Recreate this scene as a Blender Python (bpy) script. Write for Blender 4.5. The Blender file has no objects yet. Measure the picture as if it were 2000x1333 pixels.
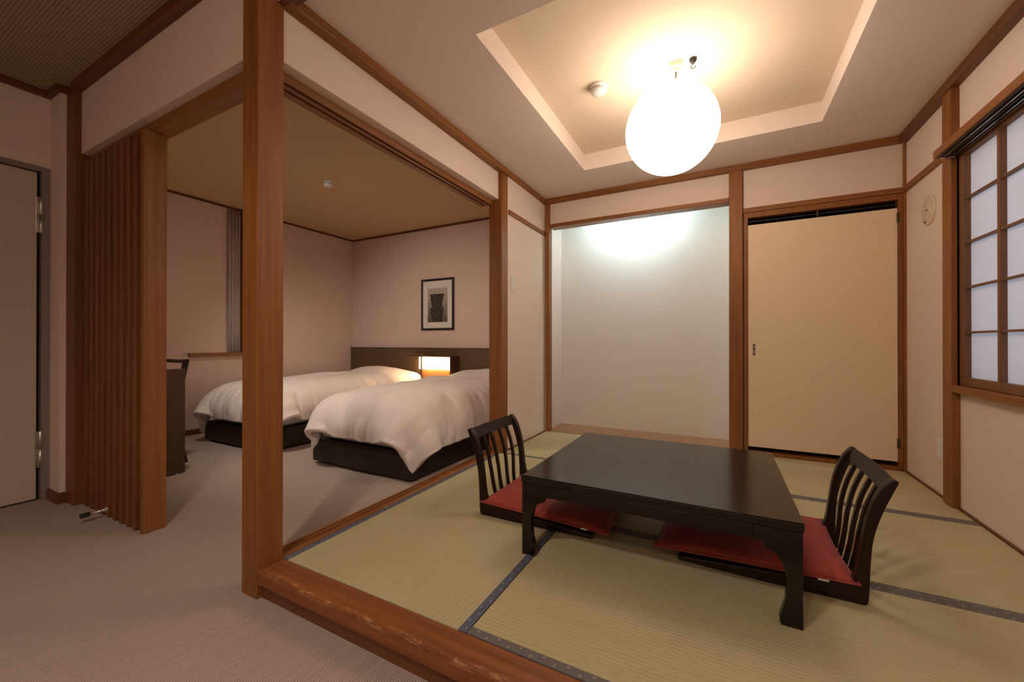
import bpy, bmesh, math, random
import numpy as np
from mathutils import Matrix, Vector
random.seed(4); np.random.seed(4)
SC = bpy.context.scene
COL = SC.collection

# ------------------------------------------------------------------ camera, world, exposure
W, H, CZ, BZ = 2.723, 2.358, -0.115, 2.51      # room width, tatami ceiling, carpet level, bedroom ceiling
cam_d = bpy.data.cameras.new('camera'); cam = bpy.data.objects.new('camera', cam_d); COL.objects.link(cam)
cam_d.lens = 14.005; cam_d.sensor_width = 36.0; cam_d.clip_start = 0.02
yaw, pit, rol = math.radians(-27.7825), math.radians(0.1766), math.radians(0.0202)
fw = Vector((math.sin(yaw), math.cos(yaw), 0)); rt = Vector((math.cos(yaw), -math.sin(yaw), 0)); up = Vector((0, 0, 1))
f2 = fw*math.cos(pit)+up*math.sin(pit); u2 = up*math.cos(pit)-fw*math.sin(pit)
r3 = rt*math.cos(rol)+u2*math.sin(rol); u3 = u2*math.cos(rol)-rt*math.sin(rol)
m = Matrix((r3, u3, -f2)).transposed().to_4x4(); m.translation = Vector((1.5777, -3.7715, 0.905))
cam.matrix_world = m
SC.camera = cam
wd = bpy.data.worlds.new('world'); SC.world = wd; wd.use_nodes = True
wd.node_tree.nodes['Background'].inputs[0].default_value = (0.70, 0.80, 1.0, 1)
wd.node_tree.nodes['Background'].inputs[1].default_value = .70
vs = SC.view_settings
vs.view_transform = 'Standard'; vs.look = 'None'; vs.gamma = 1.0; vs.exposure = 1.2; vs.use_curve_mapping = False

PEND, BEDL, TUBE = 4.7, 10.5, 70.0            # radiance of the lantern, bedside diffuser and alcove tube

# ------------------------------------------------------------------ materials
MATS = {}
class NT:
    def __init__(s, name):
        s.m = bpy.data.materials.new(name); s.m.use_nodes = True; s.t = s.m.node_tree
        s.b = s.t.nodes['Principled BSDF']; s.tc = None
    def n(s, typ, **kw):
        nd = s.t.nodes.new(typ)
        for k, v in kw.items(): setattr(nd, k, v)
        return nd
    def l(s, a, b): s.t.links.new(a, b)
    def co(s):
        if not s.tc: s.tc = s.n('ShaderNodeTexCoord')
        return s.tc.outputs['Object']
    def mapping(s, scale, rot=(0, 0, 0)):
        mp = s.n('ShaderNodeMapping'); mp.inputs['Scale'].default_value = scale; mp.inputs['Rotation'].default_value = rot
        s.l(s.co(), mp.inputs['Vector']); return mp.outputs['Vector']
    def noise(s, vec, scale=5, detail=4, rough=.55):
        nd = s.n('ShaderNodeTexNoise'); nd.inputs['Scale'].default_value = scale; nd.inputs['Detail'].default_value = detail
        nd.inputs['Roughness'].default_value = rough; s.l(vec, nd.inputs['Vector']); return nd.outputs['Fac']
    def math(s, op, a, b=None, clamp=False):
        nd = s.n('ShaderNodeMath', operation=op, use_clamp=clamp)
        for i, v in enumerate((a, b)):
            if v is None: continue
            if isinstance(v, (int, float)): nd.inputs[i].default_value = v
            else: s.l(v, nd.inputs[i])
        return nd.outputs[0]
    def ramp(s, fac, c0, c1, p0=0., p1=1.):
        nd = s.n('ShaderNodeValToRGB'); e = nd.color_ramp.elements
        e[0].position = p0; e[1].position = p1; e[0].color = (*c0, 1); e[1].color = (*c1, 1)
        s.l(fac, nd.inputs[0]); return nd.outputs[0]
    def mix(s, fac, a, b):
        nd = s.n('ShaderNodeMix', data_type='RGBA')
        for sock, v in ((nd.inputs[0], fac), (nd.inputs[6], a), (nd.inputs[7], b)):
            if isinstance(v, (int, float)): sock.default_value = v
            elif isinstance(v, tuple): sock.default_value = (*v, 1)
            else: s.l(v, sock)
        return nd.outputs[2]
    def color(s, v):
        if isinstance(v, tuple): s.b.inputs['Base Color'].default_value = (*v, 1)
        else: s.l(v, s.b.inputs['Base Color'])
    def bump(s, h, strength=.2, dist=.002):
        nd = s.n('ShaderNodeBump'); nd.inputs['Strength'].default_value = strength; nd.inputs['Distance'].default_value = dist
        s.l(h, nd.inputs['Height']); s.l(nd.outputs[0], s.b.inputs['Normal'])
    def sep(s):
        nd = s.n('ShaderNodeSeparateXYZ'); s.l(s.co(), nd.inputs[0]); return nd.outputs
    def set(s, rough=.5, **kw):
        s.b.inputs['Roughness'].default_value = rough
        for k, v in kw.items(): s.b.inputs[k.replace('_', ' ')].default_value = v
        return s.m

def wood(name, c0, c1, axis, rough=.45, scale=1.0, coat=0.0):
    k = NT(name)
    sc = [38*scale]*3; sc['xyz'.index(axis)] = 1.6*scale
    f = k.noise(k.mapping(tuple(sc)), 1.0, 5, .6)
    sc2 = [3.]*3; sc2['xyz'.index(axis)] = .5
    g = k.noise(k.mapping(tuple(sc2)), 1.0, 2, .5)
    f = k.math('ADD', k.math('MULTIPLY', f, .7), k.math('MULTIPLY', g, .3))
    k.color(k.ramp(f, c0, c1, .34, .68)); k.bump(f, .08, .001)
    return k.set(rough, Coat_Weight=coat)
D0, D1 = (.185, .062, .010), (.320, .122, .025)
for a in 'xyz':
    MATS['wood_'+a] = wood('reddish_wood_'+a, D0, D1, a, .5)
    MATS['dark_trim_'+a] = wood('dark_trim_wood_'+a, (.105, .032, .007), (.18, .06, .014), a, .42)
    MATS['walnut_'+a] = wood('walnut_'+a, (.062, .028, .011), (.115, .056, .023), a, .45)
MATS['lattice'] = wood('lattice_wood', (.125, .040, .007), (.24, .080, .015), 'z', .5)
MATS['headboard'] = wood('headboard_wood', (.10, .058, .03), (.17, .10, .052), 'x', .5)
MATS['alcove_floor'] = wood('alcove_floor_wood', (.30, .15, .07), (.42, .23, .12), 'x', .4)
MATS['night'] = wood('nightstand_wood', (.32, .15, .05), (.45, .23, .09), 'x', .45)
MATS['shoji_wood_y'] = wood('shoji_wood_y', (.15, .06, .02), (.24, .105, .04), 'y', .5)
MATS['shoji_wood_z'] = wood('shoji_wood_z', (.15, .06, .02), (.24, .105, .04), 'z', .5)

def step_wood():
    k = NT('worn_step_wood')
    f = k.noise(k.mapping((1.8, 42, 42)), 1.0, 5, .6)
    base = k.ramp(f, (.16, .048, .010), (.30, .098, .026), .32, .7)
    o = k.sep()
    edge = k.math('SUBTRACT', 1.0, k.math('DIVIDE', k.math('ABSOLUTE', k.math('ADD', o[1], 2.838)), .016), True)
    edge = k.math('MULTIPLY', edge, k.math('MULTIPLY', k.math('ADD', o[2], .017), 130, True))
    n1 = k.noise(k.mapping((14, 60, 60)), 1.0, 6, .75)
    n2 = k.noise(k.mapping((3, 3, 3)), 1.0, 3, .6)
    w1 = k.math('MULTIPLY', edge, k.math('MULTIPLY', k.math('SUBTRACT', n1, .495), 8.5, True), True)
    n3 = k.noise(k.mapping((55, 90, 90)), 1.0, 3, .7)
    w2 = k.math('MULTIPLY', k.math('MULTIPLY', k.math('SUBTRACT', n3, .66), 14, True), k.math('MULTIPLY', k.math('SUBTRACT', n2, .45), 5, True), True)
    wv = k.math('MAXIMUM', w1, k.math('MULTIPLY', w2, .8))
    k.color(k.mix(wv, base, (.58, .29, .13))); k.bump(f, .12, .001)
    return k.set(.48)
MATS['step'] = step_wood()

def plain(name, col, rough=.5, noise=0., nscale=60, bump=0., **kw):
    k = NT(name)
    if noise:
        f = k.noise(k.mapping((1, 1, 1)), nscale, 4, .6)
        k.color(k.ramp(f, tuple(c*(1-noise) for c in col), tuple(min(1, c*(1+noise)) for c in col), .3, .7))
        if bump: k.bump(f, bump, .001)
    else: k.color(col)
    return k.set(rough, **kw)
MATS['wall'] = plain('cream_wallpaper', (.765, .63, .545), .85, .03, 260, .12)
MATS['ceil'] = plain('ceiling_wallpaper', (.80, .695, .63), .9, .025, 220, .1)
MATS['coffer'] = plain('coffer_wallpaper', (.78, .645, .50), .9, .02, 220, .08)
MATS['alcove'] = plain('alcove_plaster', (.76, .70, .63), .85, .02, 200, .1)
MATS['bedwall'] = plain('bedroom_wallpaper', (.74, .585, .525), .9, .03, 240, .1)
MATS['bedceil'] = plain('tan_ceiling_paper', (.60, .44, .26), .9, .06, 300, .12)
MATS['doorpanel'] = plain('cream_door_paper', (.82, .66, .475), .6, .015, 300, .05)
MATS['entrydoor'] = plain('painted_steel_door', (.60, .50, .43), .5, .01, 40)
MATS['greyframe'] = plain('grey_steel_frame', (.26, .21, .20), .5)
MATS['chrome'] = plain('brushed_steel', (.55, .53, .5), .32, Metallic=1.0)
MATS['bronze'] = plain('dark_bronze', (.10, .075, .05), .45, Metallic=.8)
MATS['rubber'] = plain('black_rubber', (.012, .012, .014), .5)
MATS['black'] = plain('black_lacquer', (.0020, .0015, .0013), .17, Specular_IOR_Level=.5)
MATS['chairwood'] = plain('dark_brown_lacquer', (.013, .0042, .0024), .32, Specular_IOR_Level=.32)
MATS['plate'] = plain('white_plastic', (.74, .72, .70), .4)
MATS['beigeplastic'] = plain('beige_plastic', (.72, .58, .45), .5)
MATS['darkvoid'] = plain('dark_gap_shade', (.02, .015, .012), .9)  # near-black colour stands in for shade behind the doors
MATS['base'] = plain('dark_brown_bed_leatherette', (.020, .0125, .0095), .5, .1, 120, .05)
MATS['sheet'] = plain('white_mattress_sheet', (.74, .74, .77), .8)
MATS['rail'] = plain('black_rail', (.03, .025, .022), .35)
MATS['blackframe'] = plain('black_frame', (.018, .012, .010), .35)
MATS['matboard'] = plain('white_matboard', (.78, .74, .69), .8)
MATS['tag'] = plain('white_tag', (.8, .78, .75), .6)
MATS['curtain'] = plain('pale_grey_shadow_bands', (.56, .48, .47), .85, .05, 200)  # greyer than the wall, stands in for soft shadow bands there
MATS['wire'] = plain('dark_wire', (.05, .035, .02), .5)

def duvet_mat():
    k = NT('white_cotton_duvet')
    f = k.noise(k.mapping((1, 1, 1)), 26, 4, .6)
    k.color((.88, .82, .79)); k.bump(f, .22, .006)
    return k.set(.85, Sheen_Weight=.15)
MATS['duvet'] = duvet_mat()

def cushion_mat():
    k = NT('red_cushion_cloth')
    f = k.noise(k.mapping((60, 5, 30)), 1.0, 4, .6)
    k.color(k.ramp(f, (.27, .030, .019), (.36, .048, .027), .3, .7)); k.bump(f, .15, .003)
    return k.set(.7, Sheen_Weight=.12, Sheen_Tint=(.6, .5, .9, 1))
MATS['cushion'] = cushion_mat()

def tatami(name, along):
    k = NT(name); o = k.sep(); a = o[0] if along == 'x' else o[1]; c = o[1] if along == 'x' else o[0]
    s = k.math('ABSOLUTE', k.math('SINE', k.math('MULTIPLY', c, math.pi/.0155)))          # rush ridges
    sc = (6, 120, 60) if along == 'x' else (120, 6, 60)
    f = k.noise(k.mapping(sc), 1.0, 4, .6); g = k.noise(k.mapping((2, 2, 2)), 1.0, 3, .6)
    sx = (420, 60, 60) if along == 'x' else (60, 420, 60)
    h = k.noise(k.mapping(sx), 1.0, 2, .6)
    mixv = k.math('ADD', k.math('MULTIPLY', f, .35), k.math('ADD', k.math('MULTIPLY', g, .30), k.math('MULTIPLY', h, .35)))
    base = k.ramp(mixv, (.43, .375, .205), (.56, .51, .315), .33, .67)
    groove = k.math('SUBTRACT', 1.0, k.math('POWER', s, .55))
    k.color(k.mix(k.math('MULTIPLY', groove, .38), base, (.30, .25, .125)))
    k.bump(k.math('ADD', s, k.math('MULTIPLY', h, .4)), .35, .0012)
    return k.set(.62)
MATS['tatami_x'] = tatami('tatami_rush_x', 'x'); MATS['tatami_y'] = tatami('tatami_rush_y', 'y')

def heri(name, along, col, dot):
    # cloth border: woven ground with two staggered rows of small diamonds; object origin lies on the border's axis
    k = NT(name); o = k.sep(); a = o[0] if along == 'x' else o[1]; c = o[1] if along == 'x' else o[0]
    per = .074
    def row(off, cc):
        p = k.math('FRACT', k.math('ADD', k.math('DIVIDE', a, per), 50+off))
        da = k.math('ABSOLUTE', k.math('MULTIPLY', k.math('SUBTRACT', p, .5), per))
        dc = k.math('ABSOLUTE', k.math('SUBTRACT', c, cc))
        d = k.math('ADD', da, dc)
        return k.math('MULTIPLY', k.math('LESS_THAN', d, .0052), k.math('GREATER_THAN', d, .0012))
    mk = k.math('MAXIMUM', row(0, -.0065), row(.5, .0065))
    f = k.noise(k.mapping((900, 900, 900)), 1.0, 1, .5)
    base = k.ramp(f, tuple(x*.7 for x in col), tuple(x*1.3 for x in col), .3, .7)
    k.color(k.mix(k.math('MULTIPLY', mk, .75), base, dot)); k.bump(f, .2, .0006)
    return k.set(.75)
HC, HD = (.140, .132, .128), (.40, .36, .32)
MATS['heri_x'] = heri('tatami_border_x', 'x', HC, HD)
MATS['heri_y'] = heri('tatami_border_y', 'y', (.095, .112, .165), (.30, .33, .40))

def carpet():
    k = NT('ribbed_loop_carpet'); o = k.sep()
    n = k.noise(k.mapping((30, 30, 30)), 1.0, 3, .6)
    a = k.math('SINE', k.math('MULTIPLY', k.math('ADD', o[0], k.math('MULTIPLY', n, .002)), 2*math.pi/.0075))
    b = k.math('SINE', k.math('MULTIPLY', o[1], 2*math.pi/.011))
    w = k.math('ADD', k.math('MULTIPLY', a, .36), k.math('ADD', k.math('MULTIPLY', k.math('MULTIPLY', a, b), .16), .5))
    g = k.noise(k.mapping((160, 160, 160)), 1.0, 2, .6)
    st = k.noise(k.mapping((95, 2.2, 1)), 1.0, 3, .7)
    w = k.math('ADD', k.math('MULTIPLY', w, .68), k.math('ADD', k.math('MULTIPLY', g, .16), k.math('MULTIPLY', st, .16)))
    k.color(k.ramp(w, (.13, .085, .062), (.70, .585, .52), .18, .80)); k.bump(w, .5, .002)
    return k.set(.95)
MATS['carpet'] = carpet()

def corridor_ceiling():
    k = NT('ribbed_corridor_ceiling'); o = k.sep()
    b = k.math('SINE', k.math('MULTIPLY', o[1], 2*math.pi/.014))
    n = k.noise(k.mapping((60, 160, 160)), 1.0, 3, .6)
    w = k.math('ADD', k.math('MULTIPLY', k.math('ADD', k.math('MULTIPLY', b, .5), .5), .7), k.math('MULTIPLY', n, .3))
    k.color(k.ramp(w, (.27, .19, .125), (.46, .345, .24), .1, .9)); k.bump(w, .5, .002)
    return k.set(.9)
MATS['corrceil'] = corridor_ceiling()

def emit(name, col, strength, col2=None):
    mt = bpy.data.materials.new(name); mt.use_nodes = True; t = mt.node_tree; t.nodes.clear()
    o = t.nodes.new('ShaderNodeOutputMaterial'); e = t.nodes.new('ShaderNodeEmission')
    e.inputs[0].default_value = (*col, 1); e.inputs[1].default_value = strength
    t.links.new(e.outputs[0], o.inputs[0]); return mt
MATS['lantern'] = emit('glowing_washi_paper', (1.0, .79, .61), PEND)
MATS['bulb'] = emit('bulb_glass', (1.0, .80, .60), 4)
MATS['bedlight'] = emit('bedside_diffuser', (1.0, .66, .36), BEDL)
MATS['dome'] = emit('dome_glass', (1.0, .83, .69), 38)
MATS['downlens'] = emit('downlight_lens', (1.0, .84, .70), 6)
MATS['tube'] = emit('fluorescent_tube', (.55, .85, 1.0), TUBE)

def paper():
    mt = bpy.data.materials.new('shoji_paper'); mt.use_nodes = True; t = mt.node_tree; t.nodes.clear()
    o = t.nodes.new('ShaderNodeOutputMaterial'); a = t.nodes.new('ShaderNodeBsdfTranslucent'); d = t.nodes.new('ShaderNodeBsdfDiffuse')
    x = t.nodes.new('ShaderNodeMixShader'); tc = t.nodes.new('ShaderNodeTexCoord'); n = t.nodes.new('ShaderNodeTexNoise'); r = t.nodes.new('ShaderNodeValToRGB')
    n.inputs['Scale'].default_value = 45; n.inputs['Detail'].default_value = 5; t.links.new(tc.outputs['Object'], n.inputs['Vector'])
    r.color_ramp.elements[0].color = (.78, .78, .80, 1); r.color_ramp.elements[1].color = (.90, .90, .92, 1); t.links.new(n.outputs['Fac'], r.inputs[0])
    t.links.new(r.outputs[0], a.inputs[0]); d.inputs[0].default_value = (.80, .78, .76, 1); x.inputs[0].default_value = .52
    t.links.new(a.outputs[0], x.inputs[1]); t.links.new(d.outputs[0], x.inputs[2]); t.links.new(x.outputs[0], o.inputs[0])
    return mt
MATS['paper'] = paper()

# ------------------------------------------------------------------ mesh helpers
def add_box(bm, lo, hi, bev=0., seg=2):
    lo = Vector(lo); hi = Vector(hi); t = bmesh.new()
    bmesh.ops.create_cube(t, size=1.0)
    for v in t.verts: v.co = Vector((lo[i]+(v.co[i]+.5)*(hi[i]-lo[i]) for i in range(3)))
    if bev: bmesh.ops.bevel(t, geom=list(t.edges), offset=bev, segments=seg, profile=.5, affect='EDGES')
    merge(bm, t)
def merge(bm, t):
    me = bpy.data.meshes.new('tmp'); t.to_mesh(me); t.free(); bm.from_mesh(me); bpy.data.meshes.remove(me)
def add_prism(bm, pts, axis, a, b, bev=0.):
    """pts: 2-D outline in the two other axes (x,y,z order), extruded along axis from a to b"""
    i = 'xyz'.index(axis); t = bmesh.new()
    def mk(p, v):
        q = list(p); q.insert(i, v); return t.verts.new(q)
    A = [mk(p, a) for p in pts]; B = [mk(p, b) for p in pts]; n = len(pts)
    t.faces.new(A); t.faces.new(B[::-1])
    for j in range(n): t.faces.new((A[j], B[j], B[(j+1) % n], A[(j+1) % n]))
    bmesh.ops.recalc_face_normals(t, faces=t.faces)
    if bev:
        es = [e for e in t.edges if abs((e.verts[0].co-e.verts[1].co)[i]) < 1e-6]
        bmesh.ops.bevel(t, geom=es, offset=bev, segments=2, profile=.5, affect='EDGES')
    merge(bm, t)
def add_lathe(bm, prof, c=(0, 0, 0), seg=32, axis='z', capped=True):
    t = bmesh.new(); rings = []
    for r, z in prof:
        ring = []
        for k in range(seg):
            a = 2*math.pi*k/seg; p = (r*math.cos(a), r*math.sin(a), z)
            if axis == 'x': p = (z, r*math.cos(a), r*math.sin(a))
            if axis == 'y': p = (r*math.sin(a), z, r*math.cos(a))
            ring.append(t.verts.new(Vector(p)+Vector(c)))
        rings.append(ring)
    for A, B in zip(rings, rings[1:]):
        for k in range(seg): t.faces.new((A[k], A[(k+1) % seg], B[(k+1) % seg], B[k]))
    if capped:
        t.faces.new(rings[0][::-1]); t.faces.new(rings[-1])
    bmesh.ops.recalc_face_normals(t, faces=t.faces); merge(bm, t)
def add_tube(bm, path, r, seg=10):
    t = bmesh.new(); P = [Vector(p) for p in path]; rings = []; ref = None
    for i, p in enumerate(P):
        d = (P[min(i+1, len(P)-1)]-P[max(i-1, 0)]).normalized()
        if ref is None: ref = d.orthogonal().normalized()
        ref = (ref-d*ref.dot(d)).normalized(); q = d.cross(ref)
        rings.append([t.verts.new(p+(ref*math.cos(2*math.pi*k/seg)+q*math.sin(2*math.pi*k/seg))*r) for k in range(seg)])
    for A, B in zip(rings, rings[1:]):
        for k in range(seg): t.faces.new((A[k], A[(k+1) % seg], B[(k+1) % seg], B[k]))
    t.faces.new(rings[0][::-1]); t.faces.new(rings[-1])
    bmesh.ops.recalc_face_normals(t, faces=t.faces); merge(bm, t)
def obj(name, bm, mat, parent=None, smooth=False, loc=None):
    me = bpy.data.meshes.new(name)
    if isinstance(bm, bpy.types.Mesh): me = bm
    else: bm.to_mesh(me); bm.free()
    if not me.materials: me.materials.append(MATS[mat])
    if smooth:
        for p in me.polygons: p.use_smooth = True
    o = bpy.data.objects.new(name, me); COL.objects.link(o)
    if parent: o.parent = parent
    if loc: o.location = loc
    return o
def box(name, lo, hi, mat, parent=None, bev=0., loc=None):
    bm = bmesh.new(); add_box(bm, lo, hi, bev); return obj(name, bm, mat, parent, loc=loc)
def boxes(name, lst, mat, parent=None, bev=0.):
    bm = bmesh.new()
    for lo, hi in lst: add_box(bm, lo, hi, bev)
    return obj(name, bm, mat, parent)
def tag(o, label, cat, group=None, kind=None):
    o['label'] = label; o['category'] = cat
    if group: o['group'] = group
    if kind: o['kind'] = kind
    return o
def thing(name, label, cat, loc=(0, 0, 0), rz=0., group=None, kind=None):
    o = bpy.data.objects.new(name, None); COL.objects.link(o); o.empty_display_size = .05
    o.location = loc; o.rotation_euler = (0, 0, rz)
    return tag(o, label, cat, group, kind)
def copy_tree(o, parent=None):
    c = o.copy(); COL.objects.link(c)
    if parent: c.parent = parent
    for ch in list(o.children): copy_tree(ch, c)
    return c
TN = [0]
def trim(lo, hi, mat, label, cat='trim', bev=.003):
    TN[0] += 1
    return tag(box('trim_%d' % TN[0], lo, hi, mat, bev=bev), label, cat, kind='structure')
def trim_bm(bm, mat, label, cat='trim'):
    TN[0] += 1
    return tag(obj('trim_%d' % TN[0], bm, mat), label, cat, kind='structure')
def S(o, label, cat): return tag(o, label, cat, kind='structure')

# ------------------------------------------------------------------ room shell
XL, YB, FX = -3.58, .62, -2.30                  # bedroom left wall, bedroom back wall, entrance wall
YF, YK = -2.82, -5.3                            # front screen plane, wall behind the camera
XW = W+.03                                      # right wall surface is W; its solid runs to W+.15
S(boxes('floor', [((XL-.1, YK-.1, CZ-.1), (W+.15, YB+.1, CZ))], 'carpet'), 'beige ribbed carpet of the lower floor', 'carpet')
S(boxes('floor_raised', [((-.053, -2.738, CZ+.001), (W, 0, -.031))], 'walnut_x'), 'wooden platform under the tatami mats', 'platform')
# tatami ceiling with a square raised coffer
cx0, cx1, cy0, cy1, cz = .552, 2.162, -2.192, -.512, 2.492
S(boxes('ceiling', [((-.16, -2.76, H), (cx0, .0, H+.2)), ((cx1, -2.76, H), (W+.15, .0, H+.2)),
                    ((cx0, -2.76, H), (cx1, cy0, H+.2)), ((cx0, cy1, H), (cx1, .0, H+.2))], 'ceil'), 'grey-beige papered ceiling around the raised recess', 'ceiling')
S(boxes('ceiling_coffer', [((cx0-.01, cy0-.01, cz), (cx1+.01, cy1+.01, cz+.06))], 'coffer'), 'cream recessed panel of the tatami room ceiling', 'ceiling')
S(boxes('ceiling_bedroom', [((XL-.1, -2.80, BZ), (-.155, YB+.1, BZ+.08))], 'bedceil'), 'tan papered ceiling over the beds', 'ceiling')
S(boxes('ceiling_corridor', [((FX-.1, YK-.1, 2.527), (W+.15, YF-.0, 2.61))], 'corrceil'), 'brown ribbed ceiling of the entrance corridor', 'ceiling')
# walls
S(boxes('wall_left', [((-.15, -.80, CZ), (-.028, 0.0, BZ)), ((-.15, .0, CZ), (-.004, YB, BZ))], 'wall'), 'cream wall panel between the bed opening and the alcove', 'wall')
S(boxes('wall_left_header', [((-.15, -2.742, 2.092), (-.062, -.885, 2.37))], 'wall'), 'cream panel above the wide opening to the beds', 'wall')
S(boxes('wall_front_header', [((-1.985, YF, 2.092), (-.15, -2.735, 2.53))], 'wall'), 'cream panel above the slatted screen', 'wall')
S(boxes('wall_front_beam', [((-.05, YF, 2.32), (W+.15, -2.74, 2.53))], 'wall'), 'cream panel above the step edge', 'wall')
S(boxes('wall_back_left', [((0.0, 0.005, 2.105), (1.635, .10, 2.40))], 'wall'), 'cream panel above the lit alcove', 'wall')
S(boxes('wall_back_right', [((1.735, 0.005, 1.998), (W+.02, .10, 2.40))], 'wall'), 'cream panel above the closet door', 'wall')
S(boxes('wall_alcove', [((-.004, .414, CZ), (1.70, .50, 2.44)), ((1.631, .05, CZ), (1.75, .414, 2.44)), ((-.004, .10, 2.40), (1.70, .414, 2.44))], 'alcove'), 'pale plaster inside the lit alcove', 'wall')
S(boxes('wall_closet', [((1.75, .10, CZ), (1.77, .6, 2.1)), ((2.70, .10, CZ), (2.75, .6, 2.1)), ((1.75, .6, CZ), (2.75, .65, 2.1)), ((1.75, .1, 2.05), (2.75, .6, 2.1)), ((1.75, .1, CZ), (2.75, .6, -.01))], 'darkvoid'), 'dark inside of the closet', 'wall')
wy0, wy1, wz0, wz1 = -2.35, -.690, .655, 1.952   # window opening
S(boxes('wall_right', [((W, wy1, CZ), (W+.15, .12, 2.53)), ((W, wy0, CZ), (W+.15, wy1, wz0)), ((W, wy0, wz1), (W+.15, wy1, 2.53)), ((W, YK-.1, CZ), (W+.15, wy0, 2.62))], 'wall'), 'cream wall holding the paper window', 'wall')
S(boxes('wall_bed_left', [((XL-.1, -2.82, CZ), (XL, YB+.1, BZ))], 'bedwall'), 'pinkish beige bedroom side wall', 'wall')
S(boxes('wall_bed_back', [((XL, YB, CZ), (-.004, YB+.1, BZ))], 'bedwall'), 'beige wall behind the headboard', 'wall')
S(boxes('wall_bed_front', [((XL, -2.82, CZ), (-2.125, -2.72, 2.53))], 'wall'), 'wall behind the desk', 'wall')
S(boxes('wall_entrance', [((FX-.1, YK, CZ), (FX, -4.0, 2.53)), ((FX-.1, -4.0, 2.035), (FX, -2.865, 2.53)), ((FX-.1, -2.872, CZ), (FX, -2.82, 2.53))], 'wall'), 'dim wall above and beside the steel door', 'wall')
S(boxes('wall_pilaster', [((FX, -2.878, CZ), (-2.122, -2.72, 2.53))], 'wall'), 'narrow wall strip between steel door and slatted screen', 'wall')
S(boxes('wall_behind', [((FX-.1, YK-.1, CZ), (W+.15, YK, 2.62))], 'wall'), 'plain wall of the corridor', 'wall')

# ------------------------------------------------------------------ posts, beams, trims
trim((-.155, -2.847, CZ), (-.050, -2.739, 2.53), 'wood_z', 'thick reddish wooden post at the corner of the step', 'post', .004)
trim((-.150, -.905, CZ), (-.030, -.795, 2.36), 'wood_z', 'reddish wooden post beside the light switch', 'post', .003)
# lintel with two sliding grooves above the bed opening
bm = bmesh.new()
z0 = 2.052
add_prism(bm, [(-.232, 2.0915), (-.232, z0), (-.190, z0), (-.190, z0+.016), (-.172, z0+.016), (-.172, z0), (-.147, z0), (-.147, z0+.016), (-.129, z0+.016), (-.129, z0), (-.122, z0), (-.122, 2.0915)], 'y', -2.739, -.905)
trim_bm(bm, 'wood_y', 'reddish grooved lintel over the bed opening', 'lintel')
bm = bmesh.new()
add_prism(bm, [(-.155, CZ), (-.155, -.004), (-.143, -.004), (-.143, -.012), (-.124, -.012), (-.124, -.004), (-.112, -.004), (-.112, -.012), (-.093, -.012), (-.093, .0), (-.0535, .0), (-.0535, CZ)], 'y', -2.739, -.905)
trim_bm(bm, 'step_sill' if 'step_sill' in MATS else 'wood_y', 'worn grooved wooden sill between tatami and bed carpet', 'sill')
# front lintel over screen
trim((-1.985, -2.783, 2.043), (-.155, -2.695, 2.0915), 'wood_x', 'reddish beam above the slatted screen', 'beam')
# step edge
trim((-.050, -2.845, -.058), (W, -2.7385, 0.0), 'step', 'scuffed reddish timber along the raised step edge', 'step edge', .006)
trim((-.050, -2.828, CZ), (W, -2.745, -.0585), 'dark_trim_x', 'brown riser board under the scuffed step timber', 'riser', .002)
# ceiling trims
trim((-.062, -2.742, 2.312), (-.005, 0.0, H+.004), 'wood_y', 'ceiling trim over the bed opening', 'trim')
trim((-.005, -.040, 2.312), (W-.005, .006, H+.002), 'wood_x', 'ceiling trim over alcove and closet', 'trim')
trim((W-.045, -2.74, 2.300), (W+.002, -.04, H+.002), 'dark_trim_y', 'ceiling trim over the paper window', 'trim')
trim((-.050, -2.765, 2.315), (W-.045, -2.715, H+.002), 'dark_trim_x', 'ceiling trim along the step side', 'trim')
trim((-2.00, -2.865, 2.475), (-.155, -2.815, 2.53), 'dark_trim_x', 'dark ceiling trim over the slatted screen', 'trim')
trim((-2.14, -2.85, CZ), (-1.985, -2.74, 2.53), 'lattice', 'dark reddish post at the wall end of the slatted screen', 'post', .003)
trim((-2.128, -2.905, 2.485), (-2.095, -2.85, 2.53), 'dark_trim_y', 'short dark ceiling trim on the wall strip', 'trim')
trim((FX+.002, -2.905, 2.485), (-2.128, -2.878, 2.53), 'dark_trim_x', 'dark ceiling trim turning the wall strip', 'trim')
trim((FX, YK, 2.485), (FX+.028, -2.905, 2.53), 'dark_trim_y', 'dark ceiling trim over the steel door', 'trim')
trim((XL, -2.72, BZ-.024), (XL+.02, YB, BZ), 'dark_trim_y', 'thin ceiling trim on the bedroom side wall', 'trim', .002)
trim((XL+.02, YB-.02, BZ-.026), (-.15, YB, BZ), 'dark_trim_x', 'thin ceiling trim above the headboard wall', 'trim', .002)
# mid rails
trim((-.029, -.795, 1.992), (-.012, -.002, 2.030), 'wood_y', 'thin rail above the light switch wall', 'rail', .002)
trim((W-.018, -.640, 1.960), (W+.002, -.012, 2.000), 'wood_y', 'thin rail above the round wall cover', 'rail', .002)
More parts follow.
